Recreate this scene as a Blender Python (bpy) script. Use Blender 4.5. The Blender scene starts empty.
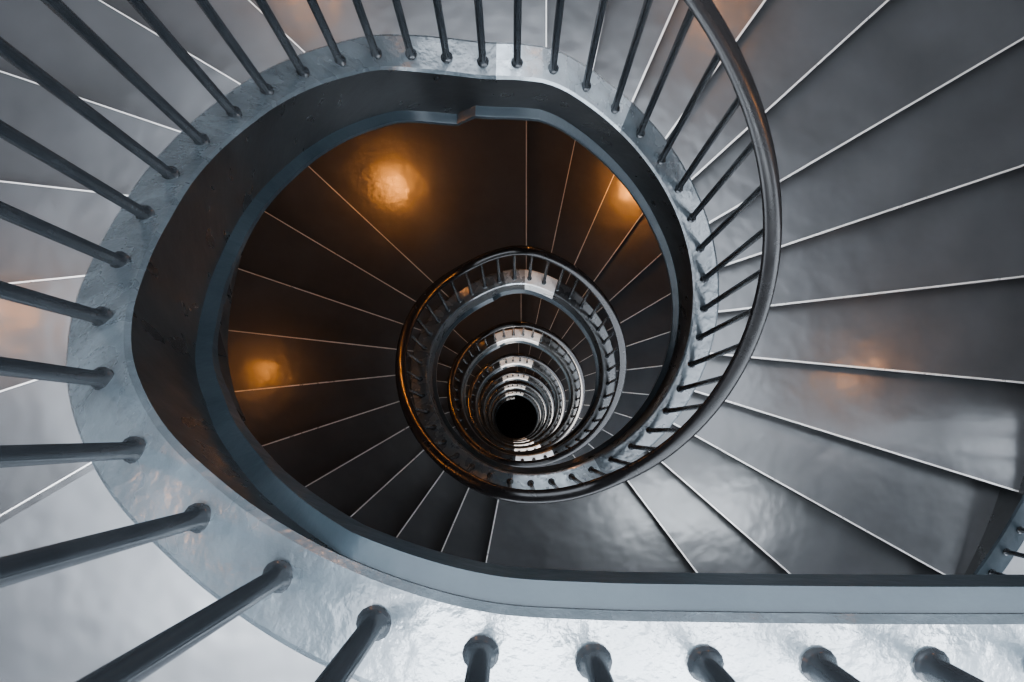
import bpy, math, bmesh
from mathutils import Vector

ZC = 33.45           # eye height above the ground floor
CX, CY, R = 0.13, 0.61, 0.945   # centre of the well, radius of baluster line
RISE = 0.18
PITCH = 24*RISE
H_LAND = 3.18        # depth (below eye) of first half landing
H_TOP = H_LAND-7*RISE
A_TOP = 210.2        # angle of the first riser below the top floor
R_OUT = 3.4
RAIL_H = 1.10
NSTOREY = 7
F = 740.0
try:
    bpy.context.scene.view_settings.look = 'AgX - High Contrast'
except Exception as e:
    print(e)

# ---------------------------------------------------------------- materials
def new_mat(name):
    m = bpy.data.materials.new(name); m.use_nodes = True
    nt = m.node_tree
    b = nt.nodes['Principled BSDF']
    return m, nt, b

def noise_mat(name, c1, c2, scale, rough, rvar=0.08, metallic=0.0, bump=0.0, bscale=40, detail=6, spec=0.5, coat=0.0, crough=0.15, bdist=0.01, bdetail=5):
    m, nt, b = new_mat(name)
    tc = nt.nodes.new('ShaderNodeTexCoord')
    n = nt.nodes.new('ShaderNodeTexNoise'); n.inputs['Scale'].default_value = scale
    n.inputs['Detail'].default_value = detail; n.inputs['Roughness'].default_value = 0.6
    nt.links.new(tc.outputs['Object'], n.inputs['Vector'])
    r = nt.nodes.new('ShaderNodeValToRGB')
    r.color_ramp.elements[0].position = 0.2; r.color_ramp.elements[1].position = 0.8
    r.color_ramp.elements[0].color = (*c1, 1); r.color_ramp.elements[1].color = (*c2, 1)
    nt.links.new(n.outputs['Fac'], r.inputs['Fac'])
    nt.links.new(r.outputs['Color'], b.inputs['Base Color'])
    mr = nt.nodes.new('ShaderNodeMapRange')
    mr.inputs['From Min'].default_value = 0.1; mr.inputs['From Max'].default_value = 0.9
    mr.inputs['To Min'].default_value = rough-rvar*1.6; mr.inputs['To Max'].default_value = rough+rvar*1.6
    n2 = nt.nodes.new('ShaderNodeTexNoise'); n2.inputs['Scale'].default_value = scale*1.7
    n2.inputs['Detail'].default_value = 3
    nt.links.new(tc.outputs['Object'], n2.inputs['Vector'])
    nt.links.new(n2.outputs['Fac'], mr.inputs['Value'])
    nt.links.new(mr.outputs['Result'], b.inputs['Roughness'])
    b.inputs['Metallic'].default_value = metallic
    b.inputs['Specular IOR Level'].default_value = spec
    b.inputs['Coat Weight'].default_value = coat
    b.inputs['Coat Roughness'].default_value = crough
    if bump > 0:
        n3 = nt.nodes.new('ShaderNodeTexNoise'); n3.inputs['Scale'].default_value = bscale
        n3.inputs['Detail'].default_value = bdetail
        nt.links.new(tc.outputs['Object'], n3.inputs['Vector'])
        bp = nt.nodes.new('ShaderNodeBump'); bp.inputs['Strength'].default_value = bump
        bp.inputs['Distance'].default_value = bdist
        nt.links.new(n3.outputs['Fac'], bp.inputs['Height'])
        nt.links.new(bp.outputs['Normal'], b.inputs['Normal'])
        nt.links.new(bp.outputs['Normal'], b.inputs['Coat Normal'])
    return m

M_tread = noise_mat('tread_linoleum', (0.030,0.032,0.035), (0.054,0.057,0.062), 2.6, 0.31, 0.03, bump=0.24, bscale=5, detail=3, spec=1.0, coat=0.55, crough=0.17, bdist=0.02, bdetail=2)
M_riser = noise_mat('riser_dark', (0.012,0.012,0.013), (0.02,0.02,0.021), 4, 0.5)
M_nose = noise_mat('nosing_metal', (0.42,0.41,0.40), (0.56,0.55,0.53), 12, 0.33, metallic=0.4)
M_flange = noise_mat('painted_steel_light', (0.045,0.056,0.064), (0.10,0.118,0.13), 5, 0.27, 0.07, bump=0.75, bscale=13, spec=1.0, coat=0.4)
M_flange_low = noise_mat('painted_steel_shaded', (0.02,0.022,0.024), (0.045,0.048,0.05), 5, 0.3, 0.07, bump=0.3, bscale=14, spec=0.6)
M_sheen = noise_mat('landing_curb_sheen', (0.26,0.29,0.31), (0.42,0.45,0.47), 7, 0.28, 0.06, metallic=0.4, bump=0.4, bscale=20, spec=0.8)  # sky reflection on level landing curbs, painted in as a lighter tone
M_sheen_low = noise_mat('landing_curb_sheen_low', (0.50,0.50,0.49), (0.68,0.67,0.65), 7, 0.3, 0.06, bump=0.3, bscale=20, spec=0.8)  # whiter painted sheen for the bright curb arcs of the lower storeys
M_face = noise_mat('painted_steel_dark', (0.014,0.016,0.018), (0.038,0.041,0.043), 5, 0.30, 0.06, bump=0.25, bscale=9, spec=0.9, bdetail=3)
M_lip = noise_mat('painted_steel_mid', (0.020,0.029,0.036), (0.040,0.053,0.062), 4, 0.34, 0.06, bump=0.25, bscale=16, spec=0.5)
M_bal = noise_mat('baluster_steel', (0.018,0.022,0.026), (0.034,0.039,0.044), 8, 0.22, 0.04, spec=0.9)
M_rail = noise_mat('handrail_dark', (0.012,0.012,0.013), (0.024,0.023,0.024), 6, 0.25, 0.04, spec=0.55)
M_plaster = noise_mat('plaster', (0.13,0.125,0.12), (0.18,0.17,0.165), 1.5, 0.8, 0.05, bump=0.1)
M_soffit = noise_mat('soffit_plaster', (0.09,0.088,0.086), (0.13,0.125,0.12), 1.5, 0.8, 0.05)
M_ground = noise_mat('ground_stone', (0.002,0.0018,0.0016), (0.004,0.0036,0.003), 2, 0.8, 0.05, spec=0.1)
M_paving = noise_mat('outdoor_paving', (0.06,0.062,0.064), (0.10,0.10,0.10), 0.6, 0.85, 0.05)
def bulb(name, s):
    m, nt, b = new_mat(name)
    b.inputs['Base Color'].default_value = (1,0.75,0.45,1)
    b.inputs['Emission Color'].default_value = (1.0,0.41,0.11,1)
    b.inputs['Emission Strength'].default_value = s
    return m
M_bulb = bulb('lamp_glass', 125); M_bulb2 = bulb('lamp_glass_dim', 28); M_bulb3 = bulb('lamp_glass_mid', 46)
M_brass = noise_mat('lamp_base_metal', (0.15,0.12,0.08), (0.2,0.16,0.1), 10, 0.4, metallic=0.8)

# ---------------------------------------------------------------- helpers
def empty(name):
    e = bpy.data.objects.new(name, None); bpy.context.collection.objects.link(e); return e

def mk_mesh(name, verts, faces, mats, midx=None, sharp=35):
    me = bpy.data.meshes.new(name)
    me.from_pydata([tuple(v) for v in verts], [], faces)
    for m in mats: me.materials.append(m)
    if midx:
        for p, i in zip(me.polygons, midx): p.material_index = i
    for p in me.polygons: p.use_smooth = True
    bm = bmesh.new(); bm.from_mesh(me)
    bmesh.ops.recalc_face_normals(bm, faces=bm.faces)
    bm.to_mesh(me); bm.free()
    me.set_sharp_from_angle(angle=math.radians(sharp))
    return me

def add_obj(name, me, parent=None, z=0):
    o = bpy.data.objects.new(name, me); bpy.context.collection.objects.link(o)
    if parent: o.parent = parent
    o.location.z = z
    return o

def lerp_table(tab, x):
    if x <= tab[0][0]: return tab[0][1]
    for (a, va), (b_, vb) in zip(tab, tab[1:]):
        if x <= b_:
            t = (x-a)/(b_-a); return va+(vb-va)*t
    return tab[-1][1]

def normals(path, flip=False):
    out = []
    n = len(path)
    for i in range(n):
        a = path[max(i-1, 0)]; c = path[min(i+1, n-1)]
        tx, ty = c[0]-a[0], c[1]-a[1]
        l = math.hypot(tx, ty) or 1
        tx, ty = tx/l, ty/l
        nx, ny = ty, -tx
        if flip: nx, ny = -nx, -ny
        out.append((nx, ny))
    return out

def sweep(name, path, prof_fn, segmats, mats, flip=False, ends=None, sheen=None, sheenseg=(1, 2, 3)):
    ns = normals(path, flip)
    if ends:
        if ends[0]: ns[0] = ends[0]
        if ends[1]: ns[-1] = ends[1]
    V, Fc, MI = [], [], []
    k = None
    for p, nn in zip(path, ns):
        pr = prof_fn(p)
        k = len(pr)
        for d, dz in pr:
            V.append((p[0]+nn[0]*d, p[1]+nn[1]*d, ZC-p[2]+dz))
    for i in range(len(path)-1):
        lit = sheen and sheen(path[i], path[i+1])
        for j in range(k):
            j2 = (j+1) % k
            Fc.append((i*k+j, i*k+j2, (i+1)*k+j2, (i+1)*k+j))
            MI.append(3 if (lit and j in sheenseg) else segmats[j])
    Fc.append(tuple(range(k))); MI.append(1 if len(mats) > 1 else 0)
    Fc.append(tuple((len(path)-1)*k+j for j in range(k))); MI.append(1 if len(mats) > 1 else 0)
    return mk_mesh(name, V, Fc, mats, MI)

def stringer_prof(p):
    H = p[3]; D = p[4]; L = p[5]
    q = min(1.0, max(0.35, H/0.12))
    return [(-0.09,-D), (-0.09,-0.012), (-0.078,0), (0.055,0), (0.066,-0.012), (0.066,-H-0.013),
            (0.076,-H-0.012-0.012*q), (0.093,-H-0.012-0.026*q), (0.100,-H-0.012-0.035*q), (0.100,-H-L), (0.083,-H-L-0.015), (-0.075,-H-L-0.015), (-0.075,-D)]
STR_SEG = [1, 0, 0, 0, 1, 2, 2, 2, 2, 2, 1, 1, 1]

def rail_prof(p):
    out = []
    for i in range(16):
        a = 2*math.pi*i/16
        out.append((0.042*math.cos(a)-0.004, RAIL_H+0.028*math.sin(a)))
    return out

def resample(path, step, start=0.0):
    out = []; acc = step-start
    for a, b_ in zip(path, path[1:]):
        l = math.hypot(b_[0]-a[0], b_[1]-a[1])
        if l == 0: continue
        pos = 0
        while acc+(l-pos) >= step:
            pos += step-acc; t = pos/l; acc = 0
            out.append(tuple(a[k]+(b_[k]-a[k])*t for k in range(len(a))))
        acc += l-pos
    return out

def balusters(name, pts, rad=0.0150, height=RAIL_H):
    V, Fc = [], []
    N = 14
    prof = [(0.024,-0.002),(0.025,0.006),(0.022,0.010),(0.019,0.013),(0.018,0.020),(rad,0.024),(rad,height*0.5),(rad,height-0.035),(rad*1.2,height-0.03),(rad*1.2,height-0.005)]
    for p in pts:
        b0 = len(V)
        for r, z in prof:
            for i in range(N):
                a = 2*math.pi*i/N
                V.append((p[0]+r*math.cos(a), p[1]+r*math.sin(a), ZC-p[2]+z))
        for s in range(len(prof)-1):
            for i in range(N):
                i2 = (i+1) % N
                Fc.append((b0+s*N+i, b0+s*N+i2, b0+(s+1)*N+i2, b0+(s+1)*N+i))
    return mk_mesh(name, V, Fc, [M_bal], sharp=40)

# ---------------------------------------------------------------- paths
NOSE = [(-90, H_LAND), (65, H_LAND+13*RISE), (101, H_LAND+13*RISE), (235.2, H_LAND+24*RISE), (270, H_LAND+24*RISE)]
def nose_h(u):  # u = -theta  (descending clockwise)
    k = 0
    while u < -90: u += 360; k -= 1
    while u > 270: u -= 360; k += 1
    return lerp_table(NOSE, u)+k*PITCH
def curb_h(u):
    return sum(nose_h(u+k*1.6) for k in range(-5, 6))/11-0.07
H90 = curb_h(-90)

CTRL = [(5.2,-0.315,1.0),(3.5,-0.315,1.0),(2.0,-0.315,1.0),(1.2,-0.315,1.0),(0.715,-0.315,1.0),(0.565,-0.315,1.0),(0.413,-0.314,1.0),(0.26,-0.312,1.0),(0.11,-0.309,1.0),
 (-0.042,-0.298,1.0),(-0.191,-0.265,1.03),(-0.345,-0.214,1.10),(-0.506,-0.139,1.20),(-0.667,-0.032,1.31),
 (-0.800,0.103,1.45),(-0.884,0.246,1.60),(-0.930,0.404,1.76),(-0.955,0.566,1.93),(-0.962,0.725,2.09),
 (-0.947,0.887,2.26),(-0.908,1.040,2.42),(-0.851,1.183,2.57),(-0.768,1.318,2.72),(-0.665,1.432,2.86),
 (-0.548,1.522,2.98),(-0.420,1.566,3.07),(-0.273,1.568,3.10),(-0.122,1.553,3.105),(0.021,1.551,3.11),(CX,CY+R,H90)]
def catmull(P, sub=8):
    out = []
    n = len(P)
    for i in range(n-1):
        p0 = P[max(i-1,0)]; p1 = P[i]; p2 = P[i+1]; p3 = P[min(i+2,n-1)]
        for s in range(sub):
            t = s/sub
            out.append(tuple(0.5*((2*p1[k])+(-p0[k]+p2[k])*t+(2*p0[k]-5*p1[k]+4*p2[k]-p3[k])*t*t+(-p0[k]+3*p1[k]-3*p2[k]+p3[k])*t**3) for k in range(3)))
    out.append(P[-1]); return out
raw = catmull(CTRL)
def ang_of(x, y): return math.degrees(math.atan2(y-CY, x-CX)) % 360
def hf0(x, y):
    a = ang_of(x, y)
    if x > 0.13 and y < 0: return 0.004
    return lerp_table([(90,0.26),(107,0.26),(112,0.38),(150,0.38),(200,0.33),(215,0.26),(232,0.09),(245,0.004),(300,0.004)], a)
def lh0(x, y):
    a = ang_of(x, y)
    if x > 0.13 and y < 0: return 0.112
    return lerp_table([(90,0.07),(200,0.075),(222,0.10),(240,0.112)], a)
top_path = []
for x, y, h in raw:
    a = ang_of(x, y)
    if y < 0 and x > 0.13 or a >= A_TOP: lev = H_TOP-0.18
    elif a > 137: lev = H_TOP+RISE*(1+(A_TOP-a)/12.2)
    else: lev = H_LAND
    H = hf0(x, y)
    top_path.append((x, y, h, H, max(H+0.14, lev-h+0.24), lh0(x, y)))

def well_r(th):   # plan radius of the baluster line (slightly egg shaped)
    c, s_ = math.cos(th), math.sin(th)
    return R*(1+0.070*max(0, c)**2+0.045*max(0, -s_)**2)
def hf(u):
    return lerp_table([(-90,0.26),(-70,0.30),(-40,0.36),(50,0.36),(75,0.25),(100,0.25),(125,0.36),(225,0.38),(248,0.38),(253,0.26),(270,0.26)], u)
st_path = []
u = -90
while u <= 270.01:
    th = math.radians(-u); r = well_r(th)
    H = hf(u)
    st_path.append((CX+r*math.cos(th), CY+r*math.sin(th), curb_h(u), H, H+0.12, 0.07))
    u += 2.5
def is_sheen(a, b_):  # level curb stretches that carry the painted sky sheen
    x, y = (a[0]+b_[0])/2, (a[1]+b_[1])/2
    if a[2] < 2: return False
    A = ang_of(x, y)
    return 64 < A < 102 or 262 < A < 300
def is_sheen_w(a, b_):  # stretches with painted sheen on the lower storeys
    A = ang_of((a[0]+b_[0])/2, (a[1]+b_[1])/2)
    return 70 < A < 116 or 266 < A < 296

# ---------------------------------------------------------------- treads
tab0 = sorted([(ang_of(p[0], p[1]), math.hypot(p[0]-CX, p[1]-CY)) for p in top_path if p[0] < 0.14])
def r_in_top(a): return lerp_table(tab0, a % 360)+0.07
def r_in_st(a): return well_r(math.radians(a))+0.07

def wedge(V, Fc, MI, a0, a1, h, r_in, thick, r_out=R_OUT, over=0.018):
    n = max(3, int(abs(a0-a1)/3))
    b0 = len(V)
    z1 = ZC-h; z0 = z1-thick
    for i in range(n+1):
        a = a0+(a1-a0)*i/n
        th = math.radians(a)
        ri = r_in(a)
        c, s_ = math.cos(th), math.sin(th)
        ox = oy = 0
        if i == n:
            ox, oy = s_*over, -c*over
        for r in (ri, r_out):
            V.append((CX+r*c+ox, CY+r*s_+oy, z1)); V.append((CX+r*c, CY+r*s_, z0))
    for i in range(n):
        A = b0+i*4; B = A+4
        Fc.append((A, A+2, B+2, B)); MI.append(0)
        Fc.append((A+1, B+1, B+3, A+3)); MI.append(2)
        Fc.append((A, B, B+1, A+1)); MI.append(1)
        Fc.append((A+2, A+3, B+3, B+2)); MI.append(1)
    A = b0; Fc.append((A, A+1, A+3, A+2)); MI.append(1)
    A = b0+n*4; Fc.append((A, A+2, A+3, A+1)); MI.append(1)

def nosing(V, Fc, a1, h, r_in, r_out=R_OUT, w=0.010, over=0.020):
    th = math.radians(a1); c, s_ = math.cos(th), math.sin(th)
    ri = r_in(a1)
    t = (s_, -c)
    z = ZC-h
    b0 = len(V)
    for r in (ri, r_out-0.02):
        for o, dz in ((over-w, 0.003), (over, 0.003), (over, -0.02), (over-w, -0.001)):
            V.append((CX+r*c+t[0]*o, CY+r*s_+t[1]*o, z+dz))
    for j in range(4):
        j2 = (j+1) % 4
        Fc.append((b0+j, b0+j2, b0+4+j2, b0+4+j))
    Fc.append((b0,b0+1,b0+2,b0+3)); Fc.append((b0+4,b0+5,b0+6,b0+7))

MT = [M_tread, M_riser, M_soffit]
MS = [M_flange, M_face, M_lip, M_sheen]
MS2 = [M_flange_low, M_face, M_lip, M_sheen_low]
stair = empty('spiral_staircase')
railing = empty('stair_railing')

# upper flight
V, Fc, MI = [], [], []; NV, NF = [], []
nosing(NV, NF, A_TOP, H_TOP, r_in_top, w=0.004)
for i in range(6):
    h = H_TOP+RISE*(i+1)
    a0 = A_TOP-12.2*i; a1 = a0-12.2
    wedge(V, Fc, MI, a0, a1, h, r_in_top, 0.22)
    nosing(NV, NF, a1, h, r_in_top, w=0.005)
wedge(V, Fc, MI, 137, 90, H_LAND, r_in_top, 0.22)
nosing(NV, NF, 90, H_LAND, r_in_st, w=0.006)
add_obj('upper_treads', mk_mesh('upper_treads', V, Fc, MT, MI), stair)
add_obj('upper_nosings', mk_mesh('upper_nosings', NV, NF, [M_nose]), stair)
EN = (0, -1)
add_obj('upper_stringer', sweep('upper_stringer', top_path, stringer_prof, STR_SEG, MS, ends=(None, EN), sheen=is_sheen), stair)
add_obj('upper_handrail', sweep('upper_handrail', top_path, rail_prof, [0]*16, [M_rail], ends=(None, EN)), railing)
bp = [(0.565+0.1515*i, -0.315, 1.0) for i in range(12, 0, -1)] + [c for c in CTRL[5:-1]]
add_obj('upper_balusters', balusters('upper_balusters', bp), railing)

# repeated storey
V, Fc, MI = [], [], []; NV, NF = [], []
da = 143/12
angs = [90-da*i for i in range(13)]
for i in range(12):
    h = H_LAND+RISE*(i+1)
    wedge(V, Fc, MI, angs[i], angs[i+1], h, r_in_st, 0.22)
    nosing(NV, NF, angs[i+1], h, r_in_st)
h = H_LAND+13*RISE
wedge(V, Fc, MI, -53, -101, h, r_in_st, 0.22)
nosing(NV, NF, -101, h, r_in_st)
for i in range(10):
    h = H_LAND+RISE*(14+i)
    wedge(V, Fc, MI, -101-12.2*i, -101-12.2*(i+1), h, r_in_st, 0.22)
    nosing(NV, NF, -101-12.2*(i+1), h, r_in_st)
h = H_LAND+24*RISE
wedge(V, Fc, MI, -223, -270, h, r_in_st, 0.22)
nosing(NV, NF, -270, h, r_in_st)
me_t = mk_mesh('storey_treads', V, Fc, MT, MI)
me_n = mk_mesh('storey_nosings', NV, NF, [M_nose])
me_s = sweep('storey_stringer', st_path, stringer_prof, STR_SEG, MS, ends=(EN, EN), sheen=is_sheen)
me_s2 = sweep('storey_stringer_low', st_path, stringer_prof, STR_SEG, MS2, ends=(EN, EN), sheen=is_sheen_w, sheenseg=(1,2,3,4))
me_r = sweep('storey_handrail', st_path, rail_prof, [0]*16, [M_rail], ends=(EN, EN))
plen = sum(math.hypot(b_[0]-a[0], b_[1]-a[1]) for a, b_ in zip(st_path, st_path[1:]))
sp = plen/40
me_b = balusters('storey_balusters', resample(st_path, sp, 0.045))
op = []
u = 8
while u <= 118:
    th = math.radians(-u)
    op.append((CX+R_OUT*math.cos(th), CY+R_OUT*math.sin(th), curb_h(u), 0.22, 0.34, 0.07)); u += 2.5
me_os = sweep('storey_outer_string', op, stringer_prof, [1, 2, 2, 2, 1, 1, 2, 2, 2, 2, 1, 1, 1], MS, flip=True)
me_or = sweep('storey_outer_handrail', op, rail_prof, [0]*16, [M_rail])
me_ob = balusters('storey_outer_balusters', resample(op, 0.16))
for k in range(NSTOREY):
    z = -PITCH*k
    add_obj('storey_treads', me_t, stair, z); add_obj('storey_nosings', me_n, stair, z)
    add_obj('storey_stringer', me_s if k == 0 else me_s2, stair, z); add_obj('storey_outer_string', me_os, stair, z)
    add_obj('storey_handrail', me_r, railing, z); add_obj('storey_balusters', me_b, railing, z)
    add_obj('storey_outer_handrail', me_or, railing, z); add_obj('storey_outer_balusters', me_ob, railing, z)

# ---------------------------------------------------------------- top floor landing
sel = [(p[0], p[1]) for p in top_path if (p[1] < 0 and p[0] > 0.13) or ang_of(p[0], p[1]) >= A_TOP]
ns = normals(sel)
ins = [(p[0]-n[0]*0.085, p[1]-n[1]*0.085) for p, n in zip(sel, ns)]
th = math.radians(A_TOP)
rr = r_in_top(A_TOP)
e1 = (CX+rr*math.cos(th), CY+rr*math.sin(th)); e2 = (CX+5.5*math.cos(th), CY+5.5*math.sin(th))
poly = [(5.2, -5.3), (-4.6, -5.3), e2, e1] + list(reversed(ins))
zt = ZC-H_TOP
V = [(x, y, zt) for x, y in poly]+[(x, y, zt-0.06) for x, y in poly]
n = len(poly)
Fc = [tuple(range(n)), tuple(range(2*n-1, n-1, -1))]+[(i, (i+1) % n, n+(i+1) % n, n+i) for i in range(n)]
add_obj('floor_upper_landing', mk_mesh('floor_upper_landing', V, Fc, [M_tread, M_riser, M_soffit], [0, 2]+[1]*n))

# ---------------------------------------------------------------- shell
def arc_wall(name, a0, a1, r0, r1, z0, z1, mat):
    V, Fc = [], []
    n = int(abs(a1-a0)/4)
    for i in range(n+1):
        t = math.radians(a0+(a1-a0)*i/n); c, s_ = math.cos(t), math.sin(t)
        V += [(CX+r0*c, CY+r0*s_, z0), (CX+r0*c, CY+r0*s_, z1), (CX+r1*c, CY+r1*s_, z1), (CX+r1*c, CY+r1*s_, z0)]
    for i in range(n):
        for j in range(4):
            j2 = (j+1) % 4
            Fc.append((i*4+j, i*4+j2, i*4+4+j2, i*4+4+j))
    Fc.append((0,1,2,3)); Fc.append((n*4, n*4+1, n*4+2, n*4+3))
    return add_obj(name, mk_mesh(name, V, Fc, [mat]))
arc_wall('wall_north', -8, 240, R_OUT-0.01, R_OUT+0.3, 0, ZC+1.0, M_plaster)
def slab(name, g, z1, z0, mat):
    add_obj(name, mk_mesh(name, [(-g,-g,z1),(g,-g,z1),(g,g,z1),(-g,g,z1),(-g,-g,z0),(g,-g,z0),(g,g,z0),(-g,g,z0)],
        [(0,1,2,3),(7,6,5,4),(0,4,5,1),(1,5,6,2),(2,6,7,3),(3,7,4,0)], [mat]))
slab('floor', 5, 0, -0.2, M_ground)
slab('ground_paving', 120, -0.2, -0.5, M_paving)

# ---------------------------------------------------------------- wall lamps (globe on a bracket)
def lamp_mesh(mb):
    V, Fc, MI = [], [], []
    N = 20
    prof = [(0.0005,0.13,1),(0.03,0.125,1),(0.045,0.10,1),(0.05,0.085,1),(0.05,0.08,0),(0.085,0.055,0),(0.1,0.0,0),(0.085,-0.055,0),(0.05,-0.088,0),(0.0005,-0.1,0)]
    for r, z, m in prof:
        for i in range(N):
            a = 2*math.pi*i/N; V.append((r*math.cos(a), r*math.sin(a), z))
    for s_ in range(len(prof)-1):
        for i in range(N):
            i2 = (i+1) % N
            Fc.append((s_*N+i, s_*N+i2, (s_+1)*N+i2, (s_+1)*N+i)); MI.append(prof[s_][2])
    def tube(x0, x1, z, r):
        b0 = len(V)
        for x in (x0, x1):
            for i in range(12):
                a = 2*math.pi*i/12; V.append((x, r*math.cos(a), z+r*math.sin(a)))
        for i in range(12):
            i2 = (i+1) % 12
            Fc.append((b0+i, b0+i2, b0+12+i2, b0+12+i)); MI.append(1)
        Fc.append(tuple(b0+i for i in range(12))); MI.append(1)
        Fc.append(tuple(b0+12+i for i in range(12))); MI.append(1)
    tube(0.0, 0.24, 0.115, 0.012)
    tube(0.225, 0.245, 0.115, 0.06)
    return mk_mesh('wall_lamp', V, Fc, [mb, M_brass], MI)
lm = lamp_mesh(M_bulb); lm2 = lamp_mesh(M_bulb2); lm3 = lamp_mesh(M_bulb3)
def tread_level(a):
    if a > -53: return H_LAND+RISE*(int((90-a)/da)+1)
    if a >= -101: return H_LAND+13*RISE
    if a > -223: return H_LAND+RISE*(14+int((-101-a)/12.2))
    return H_LAND+24*RISE
def put_lamp(a, depth, m):
    t = math.radians(a); r = R_OUT-0.01-0.245
    o = bpy.data.objects.new('wall_lamp', m); bpy.context.collection.objects.link(o)
    o.location = (CX+r*math.cos(t), CY+r*math.sin(t), ZC-depth); o.rotation_euler = (0, 0, t)
for k in range(NSTOREY):
    for a in (61, 122-360, 178-360):
        m = lm
        if a == 61 and k == 0: m = lm2
        if a == 178-360: m = lm3
        put_lamp(a, tread_level(a)-2.3+PITCH*k, m)
put_lamp(-1, tread_level(-1)-2.3, lm2)
put_lamp(122, H_LAND-2.3, lm2); put_lamp(178, H_LAND-4*RISE-2.3, lm2)

# ---------------------------------------------------------------- light
w = bpy.data.worlds.new('sky'); bpy.context.scene.world = w; w.use_nodes = True
bg = w.node_tree.nodes['Background']
bg.inputs['Color'].default_value = (0.86, 0.92, 1.0, 1); bg.inputs['Strength'].default_value = 4.7
def area(name, loc, sx, sy, power, col=(0.88,0.94,1.0), rot=(0,0,0)):
    l = bpy.data.lights.new(name, 'AREA'); l.shape = 'RECTANGLE'; l.size = sx; l.size_y = sy; l.energy = power; l.color = col
    o = bpy.data.objects.new(name, l); bpy.context.collection.objects.link(o); o.location = loc; o.rotation_euler = rot
    return o
area('flange_fill_light', (0.0, -1.1, ZC+2.1), 4.6, 0.8, 190)  # unseen overhead light, added to whiten the near flange
area('landing_fill_light', (2.0, -0.9, ZC-H_TOP-0.10), 1.6, 0.6, 34)  # added fill under the top landing for sheen on the treads
for k in range(0, NSTOREY-1):
    t = math.radians(-77); r = 2.1
    area('landing_fill_light', (CX+r*math.cos(t), CY+r*math.sin(t), ZC-(H_LAND+13*RISE)-0.25-PITCH*k), 1.6, 0.7, 20)  # added fill under each lower landing, brightening the treads below
# unseen fill lights added on the south side, level with the north half landings
for k in range(1, NSTOREY-1):
    area('south_fill_light', (CX+0.2, CY-R_OUT-0.2, ZC-(H_LAND+24*RISE)-PITCH*k+0.4), 2.2, 1.6, 210, col=(1.0,0.91,0.80), rot=(math.radians(90), 0, 0))

# ---------------------------------------------------------------- camera
cam = bpy.data.cameras.new('camera'); co = bpy.data.objects.new('camera', cam)
bpy.context.collection.objects.link(co)
co.location = (0, 0, ZC); co.rotation_euler = (0, 0, 0)
cam.sensor_fit = 'HORIZONTAL'; cam.sensor_width = 36; cam.lens = 36*F/1024
cam.shift_y = 91/1024; cam.clip_start = 0.02; cam.clip_end = 200
bpy.context.scene.camera = co
